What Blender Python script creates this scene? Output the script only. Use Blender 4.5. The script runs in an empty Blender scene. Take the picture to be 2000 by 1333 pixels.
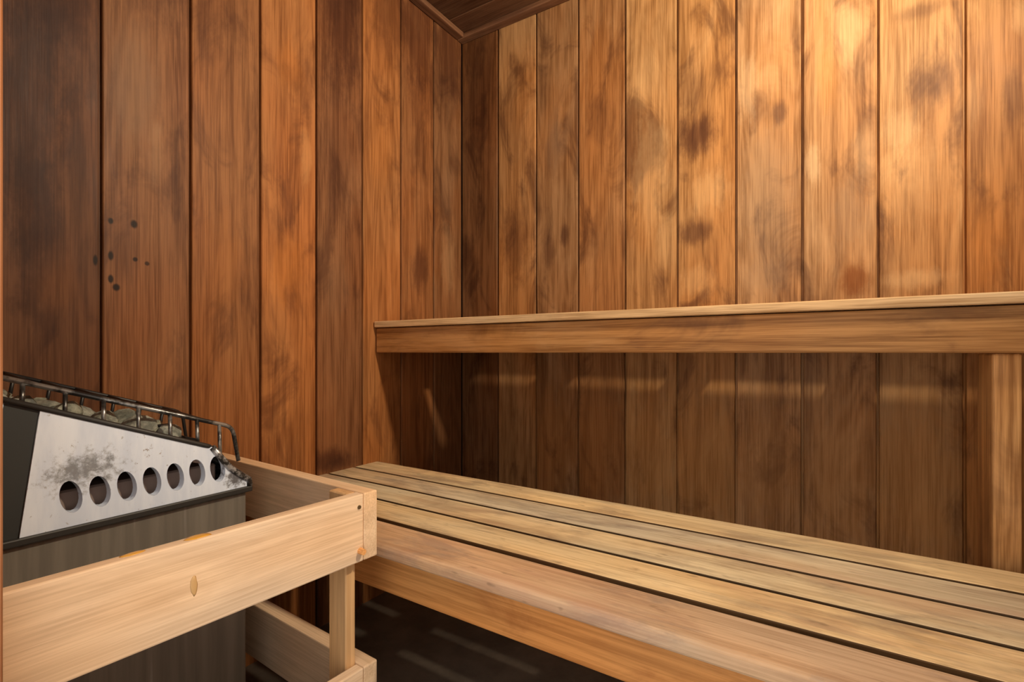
import bpy, bmesh, math, random
from mathutils import Vector, Matrix, noise as mnoise

random.seed(7)
SC = bpy.context.scene
COL = SC.collection

# ------------------------------------------------------------------ camera
cam_d = bpy.data.cameras.new('camera')
cam_d.sensor_width = 36.0
cam_d.lens = 980.4 / 2000 * 36
cam_d.shift_y = 21.9 / 2000
cam_d.clip_start = 0.01
cam = bpy.data.objects.new('camera', cam_d)
cam.location = (1.3042, -1.6662, 0.8325)
cam.rotation_euler = (math.pi / 2, 0, 0.5657)
COL.objects.link(cam)
SC.camera = cam

# ------------------------------------------------------------------ world: the bright room outside the open door
world = bpy.data.worlds.new('world')
SC.world = world
world.use_nodes = True
bg = world.node_tree.nodes['Background']
bg.inputs['Color'].default_value = (1.0, 0.93, 0.84, 1)
bg.inputs['Strength'].default_value = 1.2

LAMP_POS = (1.80, -0.745, 1.82)
LAMP_STRENGTH = 900.0

vs = SC.view_settings
vs.view_transform = 'Standard'
vs.look = 'None'
vs.exposure = 0.5
vs.gamma = 1.0
vs.use_curve_mapping = False

# room dimensions (metres): corner of the two visible walls at the origin
RX = 1.83        # inner face of the right wall
FY = -1.5277     # inner face of the front (door) wall
CZ = 2.142       # ceiling
BW = 0.176       # wall board module
JX = 0.664       # left edge of the door opening
JX2 = 1.60       # right edge of the door opening


# ------------------------------------------------------------------ node helpers
class NT:
    def __init__(self, name):
        m = bpy.data.materials.new(name)
        m.use_nodes = True
        self.m = m
        self.t = m.node_tree
        self.b = self.t.nodes['Principled BSDF']

    def n(self, typ, **kw):
        nd = self.t.nodes.new(typ)
        for k, v in kw.items():
            setattr(nd, k, v)
        return nd

    def put(self, sock, val):
        if hasattr(val, 'is_output') or isinstance(val, bpy.types.NodeSocket):
            self.t.links.new(val, sock)
        elif isinstance(val, (tuple, list)) and len(val) == 3 and sock.type == 'RGBA':
            sock.default_value = (*val, 1)
        else:
            sock.default_value = val

    def math(self, op, a, b=0.0, c=0.0, clamp=False):
        nd = self.n('ShaderNodeMath', operation=op)
        nd.use_clamp = clamp
        self.put(nd.inputs[0], a)
        self.put(nd.inputs[1], b)
        self.put(nd.inputs[2], c)
        return nd.outputs[0]

    def vmath(self, op, a, b=(0, 0, 0)):
        nd = self.n('ShaderNodeVectorMath', operation=op)
        self.put(nd.inputs[0], a)
        self.put(nd.inputs[1], b)
        return nd.outputs['Value'] if op in ('LENGTH', 'DOT_PRODUCT') else nd.outputs[0]

    def noise(self, vec, scale=1.0, detail=3.0, rough=0.5, dist=0.0):
        nd = self.n('ShaderNodeTexNoise')
        self.put(nd.inputs['Vector'], vec)
        nd.inputs['Scale'].default_value = scale
        nd.inputs['Detail'].default_value = detail
        nd.inputs['Roughness'].default_value = rough
        nd.inputs['Distortion'].default_value = dist
        return nd.outputs['Fac']

    def step(self, v, lo, hi, to0=0.0, to1=1.0):
        nd = self.n('ShaderNodeMapRange', interpolation_type='SMOOTHSTEP')
        self.put(nd.inputs['Value'], v)
        nd.inputs['From Min'].default_value = lo
        nd.inputs['From Max'].default_value = hi
        nd.inputs['To Min'].default_value = to0
        nd.inputs['To Max'].default_value = to1
        return nd.outputs['Result']

    def mix(self, fac, a, b, mode='MIX'):
        nd = self.n('ShaderNodeMix', data_type='RGBA', blend_type=mode)
        self.put(nd.inputs['Factor'], fac)
        self.put(nd.inputs['A'], a)
        self.put(nd.inputs['B'], b)
        return nd.outputs['Result']

    def bump(self, h, strength, dist=0.002):
        nd = self.n('ShaderNodeBump')
        nd.inputs['Strength'].default_value = strength
        nd.inputs['Distance'].default_value = dist
        self.put(nd.inputs['Height'], h)
        self.put(self.b.inputs['Normal'], nd.outputs['Normal'])


STAIN = {'d': (0.085, 0.036, 0.022), 'p': (0.56, 0.40, 0.23), 'g': (0.34, 0.235, 0.15),  # 'd' also colours the painted shade spots
         'o': (0.48, 0.22, 0.06), 'k': (0.20, 0.065, 0.018), 'b': (0.012, 0.006, 0.004)}


def wood(name, axis, base, spots=(), stain=0.5, bleach=0.4, grain=1.0, rough=0.5, red=0.0, flecks=0.0,
         stain_col=None, bleach_col=None, bumps=0.35, figure=1.0, wear=0.0, spec=0.16):
    """Cedar: long fibres along `axis`, cathedral figure, blotches, listed stains and painted shade."""
    N = NT(name)
    tc = N.n('ShaderNodeTexCoord').outputs['Object']
    oi = N.n('ShaderNodeObjectInfo')
    comb = N.n('ShaderNodeCombineXYZ')
    for i, k in enumerate((37.0, 53.0, 71.0)):
        N.put(comb.inputs[i], N.math('MULTIPLY', oi.outputs['Random'], k))
    p = N.vmath('ADD', tc, comb.outputs[0])

    def sc(al, ac):
        return tuple(al if a == axis else ac for a in 'XYZ')
    fine = N.noise(N.vmath('MULTIPLY', p, sc(7, 300)), detail=2.5, rough=0.65)
    mid = N.noise(N.vmath('MULTIPLY', p, sc(1.3, 55)), detail=4, rough=0.6)
    fig = N.noise(N.vmath('MULTIPLY', p, sc(0.55, 7.5)), detail=2, rough=0.5, dist=0.5)
    rings = N.math('SINE', N.math('MULTIPLY', fig, 95.0))
    rings = N.math('MULTIPLY_ADD', rings, 0.5, 0.5)
    blot = N.noise(N.vmath('MULTIPLY', p, sc(3.4, 8.5)), detail=5, rough=0.62, dist=0.8)
    blot2 = N.noise(N.vmath('MULTIPLY', N.vmath('ADD', p, (11.3, 7.7, 3.1)), sc(2.3, 6.5)), detail=5, rough=0.6, dist=0.6)
    big = N.noise(N.vmath('MULTIPLY', N.vmath('ADD', p, (3.3, 1.7, 9.1)), sc(1.5, 3.5)), detail=3, rough=0.5)

    g = N.math('MULTIPLY_ADD', mid, 0.9, N.math('MULTIPLY', fine, 0.95))
    g = N.math('ADD', g, N.math('MULTIPLY', rings, 0.13 * figure))
    g = N.step(g, 0.66, 1.24)
    dark = tuple(c * f for c, f in zip(base, (0.60, 0.53, 0.46)))
    light = tuple(min(1, c * f) for c, f in zip(base, (1.24, 1.28, 1.34)))
    col = N.mix(N.math('MULTIPLY_ADD', g, grain, (1 - grain) * 0.5, clamp=True), dark, light)
    # slow drift of colour along the board
    col = N.mix(N.step(big, 0.35, 0.68), col, N.mix(1.0, col, (1.14, 0.98, 0.80), 'MULTIPLY'))
    if bleach:
        col = N.mix(N.math('MULTIPLY', N.step(blot2, 0.47, 0.68), bleach), col,
                    N.mix(0.5, bleach_col or STAIN['p'], N.mix(1.0, col, (1.7, 1.7, 1.7), 'MULTIPLY')))
    if stain:
        col = N.mix(N.math('MULTIPLY', N.step(blot, 0.49, 0.69), stain), col,
                    N.mix(0.45, stain_col or STAIN['d'], N.mix(1.0, col, (0.45, 0.38, 0.36), 'MULTIPLY')))
    if wear:
        w3 = N.noise(N.vmath('MULTIPLY', N.vmath('ADD', p, (21, 13, 17)), sc(4.2, 13)), detail=6, rough=0.68, dist=0.5)
        col = N.mix(N.math('MULTIPLY', N.step(w3, 0.50, 0.66), wear), col, (0.30, 0.235, 0.18))
        w4 = N.noise(N.vmath('MULTIPLY', N.vmath('ADD', p, (2, 33, 7)), sc(2.6, 9)), detail=5, rough=0.62)
        col = N.mix(N.math('MULTIPLY', N.step(w4, 0.50, 0.68), wear * 0.8), col, (0.52, 0.30, 0.19))
    if flecks:
        fl = N.noise(N.vmath('MULTIPLY', N.vmath('ADD', p, (5, 2, 8)), sc(22, 75)), detail=2, rough=0.5)
        col = N.mix(N.math('MULTIPLY', N.step(fl, 0.65, 0.76), flecks), col, (0.16, 0.10, 0.055))
    if spots:
        # ragged edges for the listed stains and shade spots
        wob = N.noise(N.vmath('MULTIPLY', p, sc(14, 40)), detail=4, rough=0.7)
        for (a, z, ra, rz, kind, s) in spots:
            q = N.vmath('SUBTRACT', tc, (a, 0, z))
            q = N.vmath('MULTIPLY', q, (1 / ra, 0, 1 / rz))
            r = N.math('ADD', N.vmath('LENGTH', q), N.math('MULTIPLY_ADD', wob, 1.5 if kind != 'b' else 0.5, -0.75 if kind != 'b' else -0.25))
            f = N.step(r, 0.30 if kind != 'b' else 0.6, 1.30, s, 0.0)
            tgt = STAIN[kind]
            if kind != 'b':
                tgt = N.mix(0.42, tgt, N.mix(1.0, col, {'d': (0.5, 0.42, 0.42), 'p': (1.6, 1.6, 1.6), 'g': (1, 1, 1),
                                                         'o': (1.3, 1.1, 0.9), 'k': (0.8, 0.6, 0.4)}[kind], 'MULTIPLY'))
            col = N.mix(f, col, tgt)
    col = N.mix(1.0, col, oi.outputs['Color'], 'MULTIPLY')
    N.put(N.b.inputs['Base Color'], col)
    N.put(N.b.inputs['Roughness'], N.math('MULTIPLY_ADD', blot2, 0.35, rough - 0.16))
    N.b.inputs['Specular IOR Level'].default_value = spec
    N.bump(fine, bumps, 0.0012)
    return N.m


def plain(name, col, rough=0.5, metal=0.0, spec=0.5):
    N = NT(name)
    N.b.inputs['Base Color'].default_value = (*col, 1)
    N.b.inputs['Roughness'].default_value = rough
    N.b.inputs['Metallic'].default_value = metal
    N.b.inputs['Specular IOR Level'].default_value = spec
    return N.m


# ------------------------------------------------------------------ object helpers
def new(name, me, mat=None, parent=None, loc=(0, 0, 0), rz=0.0):
    o = bpy.data.objects.new(name, me)
    COL.objects.link(o)
    o.location = loc
    o.rotation_euler = (0, 0, rz)
    if mat is not None and not me.materials:
        me.materials.append(mat)
    if parent:
        o.parent = parent
    return o


def empty(name, loc=(0, 0, 0), rz=0.0):
    o = bpy.data.objects.new(name, None)
    o.empty_display_size = 0.05
    COL.objects.link(o)
    o.location = loc
    o.rotation_euler = (0, 0, rz)
    return o


def tag(o, label, cat, group=None):
    o['label'] = label
    o['category'] = cat
    if group:
        o['group'] = group
    return o


def struct(o, label=None):
    o['kind'] = 'structure'
    if label:
        o['label'] = label
        o['category'] = {'w': 'wall', 'f': 'floor', 'c': 'ceiling', 't': 'trim', 'd': 'door frame'}[o.name[0]]
    return o


def box_mesh(name, lo, hi, bev=0.0, seg=1, centre=True):
    """axis-aligned board; vertices are stored around its centre; returns mesh and centre"""
    c = Vector([(a + b) / 2 for a, b in zip(lo, hi)]) if centre else Vector((0, 0, 0))
    bm = bmesh.new()
    bmesh.ops.create_cube(bm, size=1.0)
    for v in bm.verts:
        v.co = Vector([(lo[i] + hi[i]) / 2 + v.co[i] * (hi[i] - lo[i]) for i in range(3)]) - c
    if bev:
        bmesh.ops.bevel(bm, geom=list(bm.edges), offset=bev, segments=seg, affect='EDGES', profile=0.5)
    me = bpy.data.meshes.new(name)
    bm.to_mesh(me)
    bm.free()
    if seg > 1:
        me.polygons.foreach_set('use_smooth', [False] * len(me.polygons))
    return me, c


def board(name, lo, hi, mat, parent=None, bev=0.002, seg=1, tint=1.0):
    me, c = box_mesh(name, lo, hi, bev, seg)
    o = new(name, me, mat, parent, c)
    t = tint if isinstance(tint, (tuple, list)) else (tint, tint, tint)
    o.color = (*t, 1)
    return o


def from_data(name, verts, faces, smooth=False):
    me = bpy.data.meshes.new(name)
    me.from_pydata([tuple(v) for v in verts], [], faces)
    me.validate()
    bm = bmesh.new()
    bm.from_mesh(me)
    bmesh.ops.recalc_face_normals(bm, faces=bm.faces)
    bm.to_mesh(me)
    bm.free()
    if smooth:
        for p in me.polygons:
            p.use_smooth = True
    return me


def tube(name, pts, r, n=8, closed=False):
    """round wire through points"""
    pts = [Vector(p) for p in pts]
    verts, faces = [], []
    m = len(pts)
    ref = None
    for i, p in enumerate(pts):
        a = pts[(i - 1) % m] if (i > 0 or closed) else p
        b = pts[(i + 1) % m] if (i < m - 1 or closed) else p
        t = (b - a).normalized()
        if ref is None:
            ref = t.orthogonal().normalized()
        ref = (ref - t * ref.dot(t)).normalized()
        bi = t.cross(ref)
        for k in range(n):
            an = 2 * math.pi * k / n
            verts.append(p + (ref * math.cos(an) + bi * math.sin(an)) * r)
    for i in range(m if closed else m - 1):
        for k in range(n):
            a, b = i * n + k, i * n + (k + 1) % n
            c, d = ((i + 1) % m) * n + (k + 1) % n, ((i + 1) % m) * n + k
            faces.append((a, b, c, d))
    if not closed:
        faces.append(tuple(range(n)))
        faces.append(tuple(range((m - 1) * n, m * n)))
    return from_data(name, verts, faces, True)


def bend(pts, rad=0.012, seg=4):
    """round the inner corners of a polyline"""
    pts = [Vector(p) for p in pts]
    out = [pts[0]]
    for i in range(1, len(pts) - 1):
        p = pts[i]
        a = (pts[i - 1] - p)
        b = (pts[i + 1] - p)
        r = min(rad, a.length * 0.45, b.length * 0.45)
        s, e = p + a.normalized() * r, p + b.normalized() * r
        for k in range(seg + 1):
            t = k / seg
            out.append((1 - t) ** 2 * s + 2 * t * (1 - t) * p + t * t * e)
    out.append(pts[-1])
    return out


# ------------------------------------------------------------------ wall boards
def plank_mesh(w, z0, z1, sign, first=False):
    """tongue-and-groove board: face on y=0 looking along sign*y, channel on its left edge"""
    prof = [(0.0, 0.011), (0.0058, 0.011), (0.0070, 0.0012), (0.0084, 0.0), (w - 0.0022, 0.0), (w - 0.0004, 0.002),
            (w - 0.0004, 0.017), (0.0, 0.017)]
    if first:                                   # board scribed into the corner: no channel
        prof = [(0.0, 0.0)] + prof[4:]
    n = len(prof)
    verts = [(x, -sign * d, z) for z in (z0, z1) for x, d in prof]
    faces = [(i, (i + 1) % n, n + (i + 1) % n, n + i) for i in range(n)] + [tuple(range(n)), tuple(range(n, 2 * n))]
    return from_data('plank', verts, faces)


PM = {}


def plank(parent, loc, rz, sign, w, z0, z1, mat, tint, first=False):
    key = (round(w, 4), z0, z1, sign, mat.name, first)
    if key not in PM:
        PM[key] = plank_mesh(w, z0, z1, sign, first)
        PM[key].materials.append(mat)
    o = bpy.data.objects.new('plank', PM[key])
    COL.objects.link(o)
    o.location = loc
    o.rotation_euler = (0, 0, rz)
    o.parent = parent
    o.color = (*tint, 1)
    return o


BSPOT = {
    0: [(0.09, 1.9, 0.10, 0.35, 'd', 0.6)],  # dim upper corner painted in as a dark spot
    1: [(0.082, 1.271, 0.07, 0.14, 'd', 0.6), (0.07, 1.715, 0.059, 0.121, 'd', 0.25)],
    2: [(0.086, 1.574, 0.053, 0.114, 'd', 0.35), (0.122, 1.264, 0.021, 0.042, 'd', 0.8), (0.058, 1.214, 0.03, 0.087, 'd', 0.6),
        (0.08, 1.632, 0.038, 0.096, 'g', 0.5), (0.032, 1.818, 0.031, 0.116, 'd', 0.3)],
    3: [(0.084, 1.664, 0.066, 0.091, 'd', 0.4), (0.064, 1.231, 0.048, 0.073, 'd', 0.3)],
    4: [(0.09, 1.43, 0.068, 0.189, 'p', 0.45), (0.064, 1.728, 0.043, 0.104, 'p', 0.2), (0.141, 1.201, 0.033, 0.101, 'p', 0.4),
        (0.02, 1.215, 0.027, 0.105, 'd', 0.35)],
    5: [(0.066, 1.523, 0.064, 0.073, 'd', 0.9), (0.055, 1.215, 0.065, 0.046, 'd', 0.8), (0.101, 1.33, 0.06, 0.081, 'p', 0.55),
        (0.062, 1.058, 0.062, 0.049, 'p', 0.5), (0.039, 1.686, 0.047, 0.082, 'd', 0.45)],
    6: [(0.033, 1.637, 0.031, 0.109, 'p', 0.65), (0.121, 1.534, 0.021, 0.039, 'd', 0.8), (0.091, 1.302, 0.079, 0.243, 'g', 0.5),
        (0.091, 1.058, 0.079, 0.061, 'g', 0.4)],
    7: [(0.107, 1.722, 0.033, 0.099, 'p', 0.35), (0.03, 1.37, 0.02, 0.066, 'p', 0.8), (0.117, 1.211, 0.046, 0.113, 'g', 0.55),
        (0.126, 1.03, 0.037, 0.049, 'k', 0.9), (0.069, 1.606, 0.03, 0.115, 'o', 0.5), (0.151, 1.373, 0.028, 0.083, 'p', 0.4)],
    8: [(0.134, 1.522, 0.03, 0.065, 'd', 0.55), (0.051, 1.411, 0.047, 0.067, 'p', 0.5), (0.085, 1.024, 0.071, 0.029, 'p', 0.6),
        (0.095, 1.719, 0.07, 0.024, 'd', 0.5), (0.085, 1.283, 0.071, 0.133, 'p', 0.25)],
    9: [(0.046, 1.132, 0.041, 0.138, 'o', 0.6), (0.092, 1.446, 0.022, 0.074, 'd', 0.5), (0.018, 1.454, 0.019, 0.076, 'p', 0.3),
        (0.105, 1.639, 0.018, 0.049, 'p', 0.6)],
}
LSPOT = {  # broad dark spots at board tops paint in the weak light near the ceiling
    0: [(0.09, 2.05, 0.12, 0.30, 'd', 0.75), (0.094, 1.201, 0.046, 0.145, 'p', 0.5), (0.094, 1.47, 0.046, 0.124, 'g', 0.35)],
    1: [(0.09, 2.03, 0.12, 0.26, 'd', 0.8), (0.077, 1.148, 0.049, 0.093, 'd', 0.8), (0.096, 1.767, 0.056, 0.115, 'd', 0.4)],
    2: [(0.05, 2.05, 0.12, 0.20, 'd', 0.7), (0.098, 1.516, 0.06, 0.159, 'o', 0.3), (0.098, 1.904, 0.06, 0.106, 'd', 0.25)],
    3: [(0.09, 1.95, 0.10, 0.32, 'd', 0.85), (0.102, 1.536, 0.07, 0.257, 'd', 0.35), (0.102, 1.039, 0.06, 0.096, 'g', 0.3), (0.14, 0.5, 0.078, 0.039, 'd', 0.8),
        (0.093, 0.483, 0.061, 0.032, 'd', 0.7)],
    4: [(0.102, 1.077, 0.066, 0.102, 'o', 0.6), (0.039, 1.403, 0.021, 0.091, 'p', 0.4), (0.094, 1.648, 0.041, 0.088, 'o', 0.4),
        (0.133, 1.387, 0.031, 0.086, 'd', 0.15)],
    5: [(0.10, 1.78, 0.09, 0.20, 'd', 0.4), (0.097, 1.052, 0.053, 0.131, 'o', 0.3), (0.078, 1.571, 0.054, 0.119, 'd', 0.2), (0.147, 1.627, 0.022, 0.152, 'd', 0.4)],
    6: [(0.09, 1.72, 0.12, 0.16, 'd', 0.7), (0.121, 1.42, 0.055, 0.147, 'g', 0.75), (0.077, 1.288, 0.015, 0.082, 'p', 0.35), (0.14, 1.054, 0.034, 0.067, 'd', 0.35),
        (0.162, 1.115, 0.005, 0.007, 'b', 0.95), (0.119, 1.117, 0.007, 0.01, 'b', 0.95), (0.162, 1.04, 0.005, 0.01, 'b', 0.95),
        (0.162, 0.99, 0.005, 0.009, 'b', 0.95), (0.152, 0.973, 0.007, 0.008, 'b', 0.95), (0.117, 1.039, 0.005, 0.005, 'b', 0.9),
        (0.094, 1.033, 0.005, 0.005, 'b', 0.8)],
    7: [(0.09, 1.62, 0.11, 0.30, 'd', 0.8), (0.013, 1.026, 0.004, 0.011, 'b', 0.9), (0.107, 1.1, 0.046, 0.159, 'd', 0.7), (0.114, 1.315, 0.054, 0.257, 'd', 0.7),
        (0.044, 1.24, 0.025, 0.147, 'd', 0.4), (0.076, 0.964, 0.041, 0.061, 'o', 0.4)],
}
# board colour multipliers, from the corner outwards; first boards also hold corner shade
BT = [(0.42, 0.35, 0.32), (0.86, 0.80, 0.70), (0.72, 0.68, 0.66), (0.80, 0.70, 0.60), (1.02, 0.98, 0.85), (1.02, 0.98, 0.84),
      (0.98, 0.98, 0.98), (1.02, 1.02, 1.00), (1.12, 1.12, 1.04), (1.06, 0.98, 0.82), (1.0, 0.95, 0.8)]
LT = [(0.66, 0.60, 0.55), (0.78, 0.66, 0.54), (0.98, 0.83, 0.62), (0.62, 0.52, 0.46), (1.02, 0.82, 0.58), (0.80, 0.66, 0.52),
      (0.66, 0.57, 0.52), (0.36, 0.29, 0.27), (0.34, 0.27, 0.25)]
BASE_B = (0.38, 0.208, 0.092)
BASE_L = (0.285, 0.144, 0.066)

M_back_wall = plain('wall_backing_dark', (0.03, 0.018, 0.012), 0.9)
M_generic = wood('cedar_wall', 'Z', BASE_B)

# back wall (named for its side in the photograph: it fills the right half)
wb = struct(new('wall_back', box_mesh('wall_back', (-0.12, 0.018, -0.05), (RX + 0.12, 0.10, CZ + 0.1), centre=False)[0], M_back_wall),
            'long cedar board wall behind the two benches')
for i in range(11):
    w = min(BW, RX - i * BW)
    if w < 0.02:
        break
    low = [(0.088, 0.50, 0.13, 0.24, 'o', 0.6)] if i >= 2 else []      # unworn, redder wood behind the benches
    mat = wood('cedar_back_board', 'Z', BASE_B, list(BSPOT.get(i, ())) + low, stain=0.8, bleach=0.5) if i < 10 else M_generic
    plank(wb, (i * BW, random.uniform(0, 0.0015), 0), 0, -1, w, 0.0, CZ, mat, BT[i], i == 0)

wl = struct(new('wall_left', box_mesh('wall_left', (-0.10, FY - 0.12, -0.05), (-0.018, 0.10, CZ + 0.1), centre=False)[0], M_back_wall),
            'dark cedar board wall beside the heater')
for i in range(9):
    w = min(BW, -FY - i * BW)
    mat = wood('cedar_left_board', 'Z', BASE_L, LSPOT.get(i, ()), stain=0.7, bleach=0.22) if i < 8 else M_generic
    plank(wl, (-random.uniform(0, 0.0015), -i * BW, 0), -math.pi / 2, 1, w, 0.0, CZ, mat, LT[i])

wr = struct(new('wall_right', box_mesh('wall_right', (RX + 0.018, FY - 0.12, -0.05), (RX + 0.10, 0.10, CZ + 0.1), centre=False)[0], M_back_wall),
            'cedar board wall at the far end of the benches')
for i in range(9):
    w = min(BW, -FY - i * BW)
    plank(wr, (RX, -i * BW, 0), -math.pi / 2, -1, w, 0.0, CZ, M_generic, (0.9, 0.85, 0.75))

# front wall with the door opening the photograph is taken through
DH = 1.95
bm = bmesh.new()
for lo, hi in (((-0.1, FY - 0.10, -0.05), (JX - 0.02, FY - 0.018, CZ + 0.1)), ((JX2 + 0.02, FY - 0.10, -0.05), (RX + 0.1, FY - 0.018, CZ + 0.1)),
               ((JX - 0.02, FY - 0.10, DH + 0.02), (JX2 + 0.02, FY - 0.018, CZ + 0.1))):
    r = bmesh.ops.create_cube(bm, size=1.0)
    for v in r['verts']:
        v.co = Vector([(lo[i] + hi[i]) / 2 + v.co[i] * (hi[i] - lo[i]) for i in range(3)])
me = bpy.data.meshes.new('wall_front')
bm.to_mesh(me)
bm.free()
wf = struct(new('wall_front', me, M_back_wall), 'cedar board wall with the door opening')
x = 0.0
while x < RX - 0.01:
    segs = []
    if x < JX - 0.021:
        segs.append((x, min(x + BW, JX - 0.02), 0.0))
        nx = min(x + BW, JX - 0.02)
    elif x < JX2 + 0.019:
        nx = min(x + BW, JX2 + 0.02)
        segs.append((x, nx, DH + 0.02))
    else:
        nx = min(x + BW, RX)
        segs.append((x, nx, 0.0))
    for a, b, z0 in segs:
        plank(wf, (a, FY, 0), 0, 1, b - a, z0, CZ, M_generic, (0.72, 0.62, 0.52))
    x = nx

M_jamb = wood('jamb_wood', 'Z', (0.30, 0.13, 0.06), stain=0.3, bleach=0.1)
dj = struct(empty('door_1', ((JX + JX2) / 2, FY - 0.05, 0)), 'reddish brown frame of the open sauna door at the left edge')
for a, b in ((JX - 0.02, JX), (JX2, JX2 + 0.02)):
    o = board('jamb', (a, FY - 0.112, 0), (b, FY + 0.0, DH), M_jamb, None, 0.0015)
    o.parent = dj
    o.location = o.location - dj.location
o = board('header', (JX - 0.02, FY - 0.112, DH), (JX2 + 0.02, FY, DH + 0.02), wood('jamb_wood_header', 'X', (0.30, 0.13, 0.06), stain=0.3, bleach=0.1), None, 0.0015)
o.parent = dj
o.location = o.location - dj.location

# ceiling boards run along the benches
M_ceil = wood('cedar_ceiling', 'X', (0.11, 0.055, 0.03), stain=0.5, bleach=0.1)
ce = struct(new('ceiling', box_mesh('ceiling', (-0.1, FY - 0.12, CZ + 0.018), (RX + 0.1, 0.1, CZ + 0.1), centre=False)[0], M_back_wall),
            'dark cedar board ceiling')
y = 0.0
while y > FY + 0.01:
    y2 = max(y - 0.13, FY)
    o = board('plank', (0, y2 + 0.003, CZ), (RX, y, CZ + 0.016), M_ceil, ce, 0.002, 1, random.uniform(0.8, 1.05))
    y = y2
M_trimx = wood('cedar_trim', 'X', (0.17, 0.088, 0.05), stain=0.4, bleach=0.1)
M_trimy = wood('cedar_trim_side', 'Y', (0.17, 0.088, 0.05), stain=0.4, bleach=0.1)
TH = 0.0205
struct(board('trim_1', (0.0, -0.038, CZ - TH), (RX, -0.001, CZ - 0.0005), M_trimx, None, 0.004, 2), 'narrow dark cedar strip where the bench wall meets the ceiling')
struct(board('trim_2', (0.001, FY, CZ - TH), (0.038, -0.0385, CZ - 0.0005), M_trimy, None, 0.004, 2), 'narrow dark cedar strip where the left wall meets the ceiling')
struct(board('trim_3', (RX - 0.038, FY, CZ - TH), (RX - 0.001, -0.0385, CZ - 0.0005), M_trimy, None, 0.004, 2), 'narrow dark cedar strip along the top of the right wall')

# floor: dark worn concrete
N = NT('floor_concrete')
tc = N.n('ShaderNodeTexCoord').outputs['Object']
nz = N.noise(tc, 9, 6, 0.65)
N.put(N.b.inputs['Base Color'], N.mix(N.step(nz, 0.3, 0.7), (0.12, 0.095, 0.073), (0.20, 0.16, 0.122)))
N.b.inputs['Roughness'].default_value = 0.6
N.bump(nz, 0.2, 0.002)
struct(new('floor', box_mesh('floor', (-0.1, FY - 0.115, -0.06), (RX + 0.1, 0.1, 0.0), centre=False)[0], N.m), 'dark concrete floor under the benches')

# ------------------------------------------------------------------ benches
M_slat = wood('bench_slat_worn', 'X', (0.68, 0.575, 0.395), stain=0.55, bleach=0.55, grain=0.55, rough=0.55, flecks=0.42,
              stain_col=(0.30, 0.20, 0.14), bleach_col=(0.74, 0.64, 0.42), figure=0.6, wear=0.55)
M_slat_front = wood('bench_slat_front', 'X', (0.58, 0.44, 0.29), stain=0.4, bleach=0.5, grain=0.55, rough=0.5, flecks=0.42,
                    stain_col=(0.30, 0.15, 0.10), bleach_col=(0.66, 0.50, 0.32), figure=0.6, wear=0.6)
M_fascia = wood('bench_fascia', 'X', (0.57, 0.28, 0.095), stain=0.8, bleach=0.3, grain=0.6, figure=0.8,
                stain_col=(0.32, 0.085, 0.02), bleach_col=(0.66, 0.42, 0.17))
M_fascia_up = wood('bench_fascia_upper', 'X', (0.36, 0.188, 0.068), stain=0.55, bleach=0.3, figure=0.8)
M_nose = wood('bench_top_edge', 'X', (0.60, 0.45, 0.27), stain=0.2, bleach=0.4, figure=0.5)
M_supp = wood('bench_support', 'Y', (0.40, 0.22, 0.10))
M_post = wood('bench_post', 'Z', (0.50, 0.285, 0.115), stain=0.4, bleach=0.4)
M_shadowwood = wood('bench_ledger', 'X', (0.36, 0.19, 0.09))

UZ = 0.9365      # top of the upper bench
ub = tag(empty('sauna_bench', (0.9, -0.25, 0)), 'upper cedar bench against the back wall with pale top edge and deep fascia', 'bench')


def sub(o, parent):
    """keep world place under a parent that has only moved/rotated about z"""
    mw = Matrix.Translation(parent.location) @ Matrix.Rotation(parent.rotation_euler.z, 4, 'Z')
    o.parent = parent
    o.matrix_parent_inverse = mw.inverted()
    return o


X0, X1 = 0.004, RX - 0.004
for a, b in ((-0.486, -0.344), (-0.317, -0.149), (-0.125, -0.022)):
    sub(board('slat', (X0, a, UZ - 0.0205), (X1, b, UZ), M_nose, None, 0.0025, 2), ub)
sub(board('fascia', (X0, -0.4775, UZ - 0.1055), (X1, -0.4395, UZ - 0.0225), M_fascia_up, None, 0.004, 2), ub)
for xc in (0.165, 0.255, 0.64, 1.045, 1.42):  # leftmost board added, out of sight, only to stop stray gap light
    sub(board('support', (xc - 0.0445, -0.4385, UZ - 0.0595), (xc + 0.0445, -0.0185, UZ - 0.0215), M_supp, None, 0.002), ub)
sub(board('ledger', (X0, -0.0180, UZ - 0.098), (X1, -0.002, UZ - 0.0215), M_shadowwood, None, 0.002), ub)
sub(board('leg', (1.546, -0.4385 - 0.021, 0.0), (1.5845, -0.349, UZ - 0.106), M_post, None, 0.004, 2), ub)

LZ = 0.46
lb = tag(empty('sauna_bench', (0.9, -0.72, 0), 0.0), 'lower slatted cedar bench with five worn pale slats in front of the upper bench', 'bench')
lower_parts = []
yy = [-0.4652, -0.5656, -0.6658, -0.7675, -0.8679, -0.9735]
gap = 0.0088
tints = [(1.06, 0.99, 0.86), (0.90, 0.90, 0.92), (0.96, 0.96, 0.93), (1.02, 0.99, 0.90), (1.0, 0.95, 0.95)]
for i in range(5):
    a = yy[i + 1] + (gap / 2 if i < 4 else 0)
    b = yy[i] - (gap / 2 if i else 0)
    lower_parts.append(board('slat', (X0, a, LZ - 0.028), (X1 - 0.01, b, LZ), M_slat_front if i == 4 else M_slat, None,
                             0.0105 if i == 4 else 0.0022, 4 if i == 4 else 2, tints[i]))
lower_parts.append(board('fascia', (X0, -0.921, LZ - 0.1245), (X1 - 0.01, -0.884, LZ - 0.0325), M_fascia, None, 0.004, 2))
lower_parts.append(board('ledger', (X0, -0.52, LZ - 0.118), (X1 - 0.01, -0.482, LZ - 0.067), M_shadowwood, None, 0.002))
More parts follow.
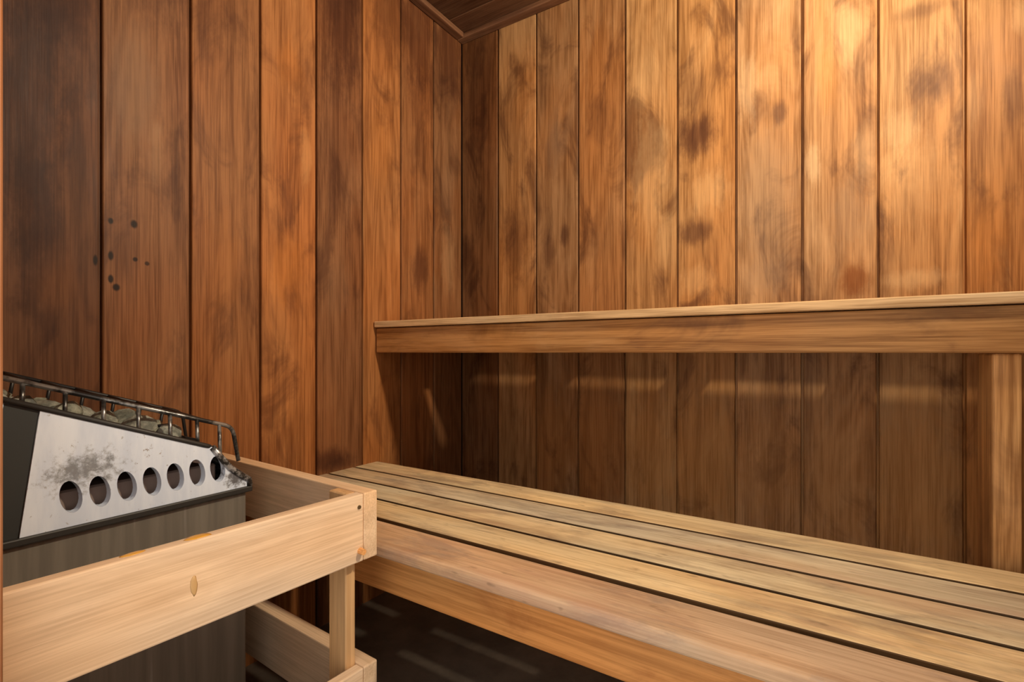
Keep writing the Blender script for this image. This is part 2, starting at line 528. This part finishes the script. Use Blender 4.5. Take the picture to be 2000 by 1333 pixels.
for xc in (0.195, 0.59, 0.985, 1.38):
    lower_parts.append(board('support', (xc - 0.0445, -0.883, LZ - 0.0665), (xc + 0.0445, -0.475, LZ - 0.0285), M_supp, None, 0.002))
lower_parts.append(board('ledger', (X0 + 0.012, -0.88, LZ - 0.118), (X0 + 0.036, -0.525, LZ - 0.0675), M_supp, None, 0.002))
for xc in (1.5,):
    for y0 in (-0.88, -0.53):
        lower_parts.append(board('leg', (xc, y0, 0), (xc + 0.038, y0 + 0.038, LZ - 0.0285 - (0.0385 if False else 0.0)), M_post, None, 0.002))
# grimy edges inside the joints between the slats
M_grime = wood('slat_edge_grime', 'X', (0.11, 0.07, 0.035), stain=0.3, bleach=0.0, grain=0.6)
for k, o in enumerate(lower_parts[:5]):
    o.data.materials.append(M_grime)
    for p in o.data.polygons:
        if (p.normal.y < -0.9 and k < 4) or (p.normal.y > 0.9 and k > 0):
            p.material_index = 1
rot = Matrix.Rotation(-0.017, 4, 'Z')
for o in lower_parts:
    o.location = rot @ o.location
    o.rotation_euler = (0, 0, -0.017)
    sub(o, lb)

# ------------------------------------------------------------------ heater guard (pale new wood), turned about 3 degrees
GZ = 0.58
M_pineY = wood('guard_wood_rail', 'Y', (0.77, 0.60, 0.43), stain=0.16, bleach=0.3, grain=0.38, rough=0.55, bumps=0.15,
               stain_col=(0.50, 0.27, 0.12), bleach_col=(0.78, 0.60, 0.38), figure=0.35)
M_pineX = wood('guard_wood_end', 'X', (0.72, 0.55, 0.38), stain=0.16, bleach=0.3, grain=0.38, rough=0.55, bumps=0.15,
               stain_col=(0.50, 0.27, 0.12), bleach_col=(0.78, 0.60, 0.38), figure=0.35)
M_pineZ = wood('guard_wood_post', 'Z', (0.66, 0.42, 0.21), stain=0.16, bleach=0.2, grain=0.4, rough=0.55, bumps=0.15,
               stain_col=(0.50, 0.27, 0.12), bleach_col=(0.78, 0.60, 0.38), figure=0.35)
hg = tag(empty('heater_guard', (0.6014, -1.0206, 0), math.radians(-3.2)),
         'pale new timber guard rail frame standing around the sauna heater', 'guard rail')
# local frame: origin at the outer corner, rails run to -x (to the left wall) and to -y (to the door wall)
LX, LY = -0.590, -0.500
RT, ET, RH = 0.021, 0.030, 0.1203


def g(name, lo, hi, mat, bev=0.002, seg=1, tint=1.0, parent=None):
    return board(name, lo, hi, mat, parent or hg, bev, seg, tint)


for z1, tt in ((GZ, 1.0), (0.2685, 1.0)):
    # front rail butts against the end rail, whose end grain shows at the corner
    fr = g('front_rail', (-RT, LY, z1 - RH), (0.0, -ET - 0.0006, z1), M_pineY, 0.0025, 2, tt)
    er = g('end_rail', (LX, -ET, z1 - RH), (0.0, 0.0, z1), M_pineX, 0.0025, 2, tt)
    if z1 == GZ:
        fr_top = fr
g('post', (-0.0730, -0.0515, 0.0), (-0.0230, -0.0307, GZ - 0.001), M_pineZ, 0.002)
g('post', (LX + 0.01, -0.0515, 0.0), (LX + 0.06, -0.0307, GZ - 0.001), M_pineZ, 0.002)
g('post', (-0.0730, LY + 0.002, 0.0), (-0.0230, LY + 0.022, GZ - 0.06), M_pineZ, 0.002)
# screw hole and dowel at the corner
M_screw = plain('screw_dark', (0.16, 0.12, 0.06), 0.4, 0.7)
M_dowel = wood('dowel_wood', 'X', (0.62, 0.33, 0.13), stain=0.2, bleach=0.2)
M_resin = plain('resin_drip', (0.72, 0.36, 0.05), 0.35)


def disc_x(name, r, d, n=14):
    bm = bmesh.new()
    bmesh.ops.create_cone(bm, cap_ends=True, segments=n, radius1=r, radius2=r * 0.9, depth=d)
    bmesh.ops.rotate(bm, verts=bm.verts, matrix=Matrix.Rotation(math.pi / 2, 3, 'Y'))
    me = bpy.data.meshes.new(name)
    bm.to_mesh(me)
    bm.free()
    return me


new('screw', disc_x('screw', 0.0036, 0.003), M_screw, hg, (0.0005, -0.0405, GZ - 0.022))
new('dowel', disc_x('dowel', 0.0058, 0.014), M_dowel, hg, (0.004, -0.0385, GZ - 0.1))


# drips of amber resin on the top edge and face of the front rail
def drip(name, rx, ry, rz, loc, parent, mat=None):
    bm = bmesh.new()
    bmesh.ops.create_icosphere(bm, subdivisions=2, radius=1.0)
    for v in bm.verts:
        k = 1 + 0.25 * mnoise.noise(v.co * 1.7 + Vector(loc) * 30)
        v.co = Vector((v.co.x * rx * k, v.co.y * ry * k, v.co.z * rz * k))
    me = bpy.data.meshes.new(name)
    bm.to_mesh(me)
    bm.free()
    for p in me.polygons:
        p.use_smooth = True
    o = new(name, me, mat or M_resin, parent, loc)
    o['label'] = 'amber resin drip'
    return o


# rail origin is at its centre
c = fr_top.location
drip('resin_drip', 0.009, 0.017, 0.0016, (-0.011 - c.x, -0.298 - c.y, GZ - c.z), fr_top)
drip('resin_drip', 0.006, 0.014, 0.0014, (-0.014 - c.x, -0.3715 - c.y, GZ - c.z), fr_top)
drip('resin_drip', 0.0009, 0.0045, 0.014, (-c.x, -0.307 - c.y, 0.5197 - c.z), fr_top, plain('resin_dried', (0.60, 0.37, 0.16), 0.5))

# ------------------------------------------------------------------ sauna heater: wedge hood on a steel cabinet
HX = 0.36        # side of the hood that faces the room
HXB = 0.075      # side next to the left wall
HYB = FY + 0.006
N = NT('hood_steel')
tc = N.n('ShaderNodeTexCoord').outputs['Object']
n1 = N.noise(tc, 85, 6, 0.75)
n2 = N.noise(N.vmath('MULTIPLY', tc, (40, 40, 8)), 1.0, 4, 0.6)
col = N.mix(N.step(n2, 0.35, 0.7), (0.68, 0.77, 0.92), (0.80, 0.88, 1.0))
q = N.vmath('LENGTH', N.vmath('MULTIPLY', N.vmath('SUBTRACT', tc, (HX, -1.372, 0.655)), (0, 1 / 0.045, 1 / 0.027)))
soot = N.step(N.math('ADD', q, N.math('MULTIPLY_ADD', n1, 4.4, -2.0)), 0.2, 1.5, 0.75, 0.0)
col = N.mix(soot, col, (0.10, 0.095, 0.085))
q = N.vmath('LENGTH', N.vmath('MULTIPLY', N.vmath('SUBTRACT', tc, (HX, -1.29, 0.668)), (0, 1 / 0.035, 1 / 0.022)))
rust = N.step(N.math('ADD', q, N.math('MULTIPLY_ADD', n1, 7.0, -2.9)), 0.1, 0.7, 0.9, 0.0)
col = N.mix(rust, col, (0.16, 0.09, 0.03))
q = N.vmath('LENGTH', N.vmath('MULTIPLY', N.vmath('SUBTRACT', tc, (HX, -1.138, 0.604)), (0, 1 / 0.030, 1 / 0.026)))
scorch = N.step(N.math('ADD', q, N.math('MULTIPLY_ADD', n1, 3.0, -1.5)), 0.5, 1.2, 0.9, 0.0)
col = N.mix(scorch, col, (0.07, 0.06, 0.055))
speck = N.step(N.noise(tc, 130, 2, 0.5), 0.69, 0.75)
col = N.mix(N.math('MULTIPLY', speck, 0.5), col, (0.25, 0.23, 0.2))
N.put(N.b.inputs['Base Color'], col)
N.b.inputs['Metallic'].default_value = 0.12
N.put(N.b.inputs['Roughness'], N.math('MULTIPLY_ADD', n2, 0.2, 0.32))
M_hood = N.m

N = NT('cabinet_steel')
tc = N.n('ShaderNodeTexCoord').outputs['Object']
n2 = N.noise(N.vmath('MULTIPLY', tc, (30, 45, 2)), 1.0, 4, 0.6)
streak = N.step(N.noise(N.vmath('MULTIPLY', N.vmath('ADD', tc, (4, 4, 4)), (10, 42, 3)), 1.0, 2, 0.5), 0.66, 0.74)
col = N.mix(N.step(n2, 0.3, 0.7), (0.20, 0.18, 0.15), (0.28, 0.255, 0.21))
col = N.mix(N.math('MULTIPLY', streak, 0.4), col, (0.6, 0.58, 0.52))
N.put(N.b.inputs['Base Color'], col)
N.b.inputs['Metallic'].default_value = 0.45
N.b.inputs['Roughness'].default_value = 0.42
M_cab = N.m
N = NT('nose_sooty_steel')
tc = N.n('ShaderNodeTexCoord').outputs['Object']
n1 = N.noise(tc, 75, 4, 0.7)
N.put(N.b.inputs['Base Color'], N.mix(N.step(n1, 0.42, 0.62), (0.05, 0.045, 0.04), (0.55, 0.55, 0.55)))
N.b.inputs['Metallic'].default_value = 0.6
N.b.inputs['Roughness'].default_value = 0.35
M_nosesteel = N.m
M_black = plain('black_iron', (0.018, 0.017, 0.017), 0.42, 0.3)
M_lip = plain('black_lip', (0.035, 0.033, 0.03), 0.5, 0.3)
N = NT('wire_steel')
tc = N.n('ShaderNodeTexCoord').outputs['Object']
n1 = N.noise(tc, 40, 3, 0.6)
N.put(N.b.inputs['Base Color'], N.mix(N.step(n1, 0.40, 0.6), (0.05, 0.05, 0.05), (0.34, 0.34, 0.33)))
N.b.inputs['Metallic'].default_value = 0.7
N.b.inputs['Roughness'].default_value = 0.3
M_wire = N.m
M_inside = plain('hood_inside', (0.28, 0.21, 0.18), 0.6, 0.2)

ht = tag(empty('sauna_heater', (0.22, -1.32, 0)), 'steel sauna heater with sloping white hood, seven oval holes and wire rack', 'heater')


def hs(o):
    return sub(o, ht)


ZB = 0.576                                   # underside of the hood
# profile of the side panel in (y, z)
SY0, SY1 = -1.446, -1.424                    # slanting edge of the shade painted on the back section
prof = [(SY0, ZB), (-1.121, ZB), (-1.1225, 0.588), (-1.140, 0.6015), (-1.158, 0.617), (-1.176, 0.641), (-1.190, 0.6605), (SY1, 0.6605 + 0.1315 * (SY1 + 1.190) / (HYB + 1.190))]


def zt(yv):
    return 0.6605 + (0.792 - 0.6605) * (yv + 1.190) / (HYB + 1.190)


def panel_mesh(name, x, holes, thick, prof=prof):
    cu = bpy.data.curves.new(name, 'CURVE')
    cu.dimensions = '2D'
    cu.fill_mode = 'BOTH'
    cu.extrude = thick / 2

    def spl(pts):
        s = cu.splines.new('POLY')
        s.points.add(len(pts) - 1)
        for k, (a, b) in enumerate(pts):
            s.points[k].co = (a, b, 0, 1)
        s.use_cyclic_u = True
    spl(prof)
    for (hy, hz, ra, rb) in holes:
        spl([(hy + ra * math.cos(t * math.pi / 12) - 0.14 * rb * math.sin(t * math.pi / 12), hz + rb * math.sin(t * math.pi / 12)) for t in range(24)])
    ob = bpy.data.objects.new(name, cu)
    COL.objects.link(ob)
    dg = bpy.context.evaluated_depsgraph_get()
    dg.update()
    me = bpy.data.meshes.new_from_object(ob.evaluated_get(dg))
    bpy.data.objects.remove(ob)
    bpy.data.curves.remove(cu)
    # curve plane (a, b) -> (y, z)
    me.transform(Matrix(((0, 0, 1, x), (1, 0, 0, 0), (0, 1, 0, 0), (0, 0, 0, 1))))
    me.name = name
    me.materials.clear()
    return me


holes = [(-1.3863 + k * 0.0349, 0.6195, 0.0130, 0.0240) for k in range(7)]
holes = [(hy - 0.004, hz, a, b) for hy, hz, a, b in holes]
pn = hs(new('hood_panel', panel_mesh('hood_panel', HX - 0.0015, holes, 0.003), M_hood))
pn['label'] = 'whitish steel hood side with seven oval holes'
# rolled rim around each hole
for hy, hz, a, b in holes:
    verts, faces = [], []
    for t in range(20):
        an = t * math.pi / 10
        for xx, k in ((HX + 0.0004, 1.0), (HX - 0.014, 0.97)):
            verts.append((xx, hy + a * k * math.cos(an) - 0.14 * b * k * math.sin(an), hz + b * k * math.sin(an)))
    for t in range(20):
        u = (t + 1) % 20
        faces.append((2 * t, 2 * u, 2 * u + 1, 2 * t + 1))
    o = new('hole_sleeve', from_data('hole_sleeve', verts, faces, True), M_hood, None)
    mw = Matrix.Translation(ht.location)
    o.parent = pn
    o.matrix_parent_inverse = Matrix.Identity(4)
hs(new('hood_panel', panel_mesh('hood_panel_rear', HXB + 0.0015, [], 0.003), M_hood))
back_prof = [(HYB, ZB), (SY0, ZB), (SY1, zt(SY1)), (HYB, zt(HYB))]
M_hoodback = plain('hood_back_dark', (0.055, 0.06, 0.06), 0.45, 0.5)  # dark colour stands in for shade on this end of the hood
for xs_ in (HX - 0.0045, HXB + 0.0015):
    hs(new('hood_back', panel_mesh('hood_back', xs_, [], 0.003, back_prof), M_hoodback))  # dark section of the hood side, stands in for shade
hs(new('hood_seam', tube('hood_seam', [(HX - 0.003, -1.485, ZB + 0.002), (HX - 0.003, -1.462, zt(-1.462) - 0.004)], 0.0015, 6), M_hood))


def strip(name, pts, x0, x1, mat, thick=0.003):
    """sheet bent along a (y,z) polyline, spanning x0..x1, with thickness"""
    n = len(pts)
    verts = []
    nrm = []
    for i in range(n):
        a = Vector(pts[max(i - 1, 0)])
        b = Vector(pts[min(i + 1, n - 1)])
        t = (b - a).normalized()
        nrm.append(Vector((-t.y, t.x)))
    for x_ in (x0, x1):
        for s in (0, 1):
            for i in range(n):
                q = Vector(pts[i]) - nrm[i] * thick * s
                verts.append((x_, q.x, q.y))
    faces = []
    A, B, C_, D = 0, n, 2 * n, 3 * n
    for i in range(n - 1):
        faces += [(A + i, A + i + 1, C_ + i + 1, C_ + i), (B + i, D + i, D + i + 1, B + i + 1),
                  (A + i, B + i, B + i + 1, A + i + 1), (C_ + i, C_ + i + 1, D + i + 1, D + i)]
    faces += [(A, C_, D, B), (A + n - 1, B + n - 1, D + n - 1, C_ + n - 1)]
    return new(name, from_data(name, verts, faces), mat)


hs(strip('hood_nose', [prof[6], prof[5], prof[4], prof[3], prof[2], prof[1]], HXB + 0.003, HX - 0.003, M_nosesteel, -0.003))
# scorched collar round the nose corner, just proud of the panel
hs(new('nose_bead', tube('nose_bead', [(HX - 0.001, yv, zv) for yv, zv in (prof[7 - 1], prof[5], prof[4], prof[3], prof[2], prof[1])], 0.0060, 8), M_nosesteel))
hs(new('rim', tube('rim', bend([(HX - 0.001, HYB + 0.004, zt(HYB + 0.004)), (HX - 0.001, -1.192, zt(-1.192)), (HXB + 0.001, -1.192, zt(-1.192)),
                                (HXB + 0.001, HYB + 0.004, zt(HYB + 0.004))], 0.01), 0.0042, 8), M_lip))
hs(board('bottom_lip', (HXB - 0.004, HYB, ZB - 0.011), (HX + 0.004, -1.117, ZB - 0.0002), M_lip, None, 0.002, 2))
hs(board('cabinet', (HXB + 0.008, HYB, 0.055), (HX - 0.006, -1.124, ZB - 0.0115), M_cab, None, 0.004, 2))
# inner drum seen through the holes and stone tray
hs(board('inner_box', (HXB + 0.02, HYB + 0.01, ZB + 0.0005), (HX - 0.0265, -1.170, 0.6245), M_inside, None, 0.003))
tv = [(HXB + 0.006, HYB + 0.005, zt(HYB + 0.005) - 0.026), (HX - 0.005, HYB + 0.005, zt(HYB + 0.005) - 0.026),
      (HX - 0.005, -1.196, zt(-1.196) - 0.026), (HXB + 0.006, -1.196, zt(-1.196) - 0.026)]
tv += [(a, b, c_ - 0.008) for a, b, c_ in tv]
hs(new('stone_tray', from_data('stone_tray', tv, [(0, 1, 2, 3), (4, 7, 6, 5), (0, 4, 5, 1), (1, 5, 6, 2), (2, 6, 7, 3), (3, 7, 4, 0)]), M_inside))
for xx in (HXB + 0.02, HX - 0.05):
    for y0 in (HYB + 0.02, -1.16):
        hs(board('foot', (xx, y0, 0), (xx + 0.025, y0 + 0.025, 0.056), M_black, None, 0.002))


# wire rack over the stones, following the slope
def zr(yv):
    return 0.7945 - 0.339 * (yv + 1.448)


XF, XR = HX - 0.045, HXB + 0.04
YE = -1.130
hs(new('rack_rail', tube('rack_rail', bend([(XF, HYB + 0.012, zr(HYB + 0.012)), (XF, YE, zr(YE)), (XF, YE + 0.012, 0.618)], 0.016, 5), 0.0040, 8), M_wire))
hs(new('rack_rail', tube('rack_rail', bend([(XR, HYB + 0.012, zr(HYB + 0.012) + 0.0155), (XR, YE, zr(YE) + 0.0155), (XR, YE + 0.012, 0.618)], 0.016, 5), 0.0034, 8), M_black))
post_y = [-1.478, -1.432, -1.384, -1.336, -1.288, -1.240, -1.195, -1.155]
for k, yv in enumerate(post_y):
    zb = (zt(yv) if yv < -1.19 else 0.640) - 0.008
    hs(new('rack_post', tube('rack_post', [(XF, yv, zr(yv)), (XF + 0.012, yv - 0.004, zb)], 0.0034, 6), M_wire))
    hs(new('rack_post', tube('rack_post', [(XR, yv - 0.012, zr(yv - 0.012) + 0.0155), (XR - 0.008, yv - 0.018, zt(yv - 0.018) - 0.008)], 0.0032, 6), M_black))
for k, yv in enumerate((-1.462, -1.408, -1.36, -1.312, -1.262, -1.215, -1.168)):
    hs(new('rack_crossbar', tube('rack_crossbar', [(XR, yv, zr(yv) + 0.0155), (XF, yv, zr(yv))], 0.0028, 6), M_black))
# short inner keeper wires among the stones
hs(new('rack_keeper', tube('rack_keeper', bend([(XF - 0.03, -1.255, 0.700), (XF - 0.03, -1.225, 0.700), (XF - 0.03, -1.215, 0.678), (XF - 0.03, -1.18, 0.665)], 0.006), 0.0028, 6), M_black))

# the heater stones, each one a thing
N = NT('heater_stone')
tc = N.n('ShaderNodeTexCoord').outputs['Object']
oi = N.n('ShaderNodeObjectInfo')
cb = N.n('ShaderNodeCombineXYZ')
for i in range(3):
    N.put(cb.inputs[i], N.math('MULTIPLY', oi.outputs['Random'], 31.0 + 9 * i))
nz = N.noise(N.vmath('ADD', tc, cb.outputs[0]), 55, 5, 0.65)
col = N.mix(N.step(nz, 0.35, 0.68), (0.11, 0.115, 0.10), (0.32, 0.325, 0.28))
N.put(N.b.inputs['Base Color'], N.mix(1.0, col, oi.outputs['Color'], 'MULTIPLY'))
N.b.inputs['Roughness'].default_value = 0.85
N.bump(nz, 0.5, 0.003)
M_stone = N.m


def stone(loc, r, seed):
    bm = bmesh.new()
    bmesh.ops.create_icosphere(bm, subdivisions=2, radius=1.0)
    rn = random.Random(seed)
    sx, sy, sz = rn.uniform(0.85, 1.15), rn.uniform(0.85, 1.25), rn.uniform(0.65, 0.9)
    rotm = Matrix.Rotation(rn.uniform(0, 6), 3, 'Z') @ Matrix.Rotation(rn.uniform(-0.5, 0.5), 3, 'X')
    planes = [(Vector((rn.uniform(-1, 1), rn.uniform(-1, 1), rn.uniform(-1, 1))).normalized(), rn.uniform(0.62, 0.85)) for _ in range(9)]
    for v in bm.verts:
        p = v.co.copy()
        for nrm, d in planes:                     # broken facets
            e = p.dot(nrm) - d
            if e > 0:
                p -= nrm * e
        p += p * 0.10 * mnoise.noise(p * 2.2 + Vector((seed, 0, 0)))
        v.co = rotm @ Vector((p.x * sx, p.y * sy, p.z * sz)) * r
    me = bpy.data.meshes.new('heater_stone')
    bm.to_mesh(me)
    bm.free()
    o = new('heater_stone', me, M_stone, None, loc)
    t = rn.uniform(0.8, 1.25)
    o.color = (t, t * rn.uniform(0.97, 1.02), t * rn.uniform(0.88, 1.0), 1)
    return o


STONES = [  # x, y, height above the tray, radius
    (0.284, -1.425, 0.020, 0.024), (0.287, -1.377, 0.026, 0.026), (0.284, -1.326, 0.029, 0.027), (0.284, -1.276, 0.031, 0.027),
    (0.284, -1.230, 0.032, 0.023),
    (0.236, -1.45, 0.014, 0.026), (0.239, -1.395, 0.021, 0.027), (0.236, -1.34, 0.023, 0.028), (0.238, -1.285, 0.036, 0.027),
    (0.236, -1.234, 0.036, 0.023),
    (0.190, -1.44, 0.015, 0.026), (0.192, -1.384, 0.021, 0.027), (0.190, -1.328, 0.023, 0.027), (0.191, -1.275, 0.022, 0.025),
    (0.190, -1.226, 0.02, 0.022),
    (0.145, -1.42, 0.015, 0.026), (0.145, -1.36, 0.02, 0.027), (0.145, -1.30, 0.021, 0.026), (0.145, -1.244, 0.02, 0.024),
]
for k, (sx_, sy_, sh, sr) in enumerate(STONES):
    sr *= 0.95
    o = stone((sx_, sy_, zt(sy_) - 0.026 + max(sh, 0.8 * sr) + 0.002), sr, 100 + k)
    lab = {0: 'grey-green stone at the high left end of the row along the hood edge', 1: 'grey-green stone second from the left in the row along the hood edge',
           2: 'grey-green stone in the middle of the row along the hood edge', 3: 'grey-green stone second from the nose in the row along the hood edge',
           4: 'small grey-green stone nearest the heater nose in the row along the hood edge'}.get(k, 'rough grey-green stone in the rows behind the hood edge under the wire rack')
    tag(o, lab, 'stone', 'stones on the sauna heater')

# ------------------------------------------------------------------ wall lamp (on the right wall, outside the picture): lights the room
lx, ly, lz = LAMP_POS
lamp = tag(empty('wall_lamp', (RX, ly, lz)), 'round frosted sauna lamp glowing on the right wall', 'lamp')


def lathe_x(name, prof_, n=24):
    verts, faces = [], []
    for (xx, r) in prof_:
        for k in range(n):
            an = 2 * math.pi * k / n
            verts.append((xx, r * math.cos(an), r * math.sin(an)))
    for i in range(len(prof_) - 1):
        for k in range(n):
            faces.append((i * n + k, i * n + (k + 1) % n, (i + 1) * n + (k + 1) % n, (i + 1) * n + k))
    faces.append(tuple(range(n)))
    faces.append(tuple(range((len(prof_) - 1) * n, len(prof_) * n)))
    return from_data(name, verts, faces, True)


new('lamp_base', lathe_x('lamp_base', [(-0.001, 0.072), (-0.014, 0.072), (-0.024, 0.066), (-0.03, 0.056)]), plain('lamp_base', (0.5, 0.5, 0.48), 0.4, 0.6), lamp)
N = NT('lamp_globe')
N.b.inputs['Base Color'].default_value = (0.9, 0.85, 0.75, 1)
N.b.inputs['Emission Color'].default_value = (1.0, 0.84, 0.62, 1)
N.b.inputs['Emission Strength'].default_value = LAMP_STRENGTH
gr, gh = 0.052, 0.012      # shallow frosted dome
new('lamp_globe', lathe_x('lamp_globe', [(-0.0302, gr)] + [(-0.0305 - gh * math.sin(t), max(gr * math.cos(t), 0.0015)) for t in [math.pi / 2 * k / 8 for k in range(9)]]), N.m, lamp)
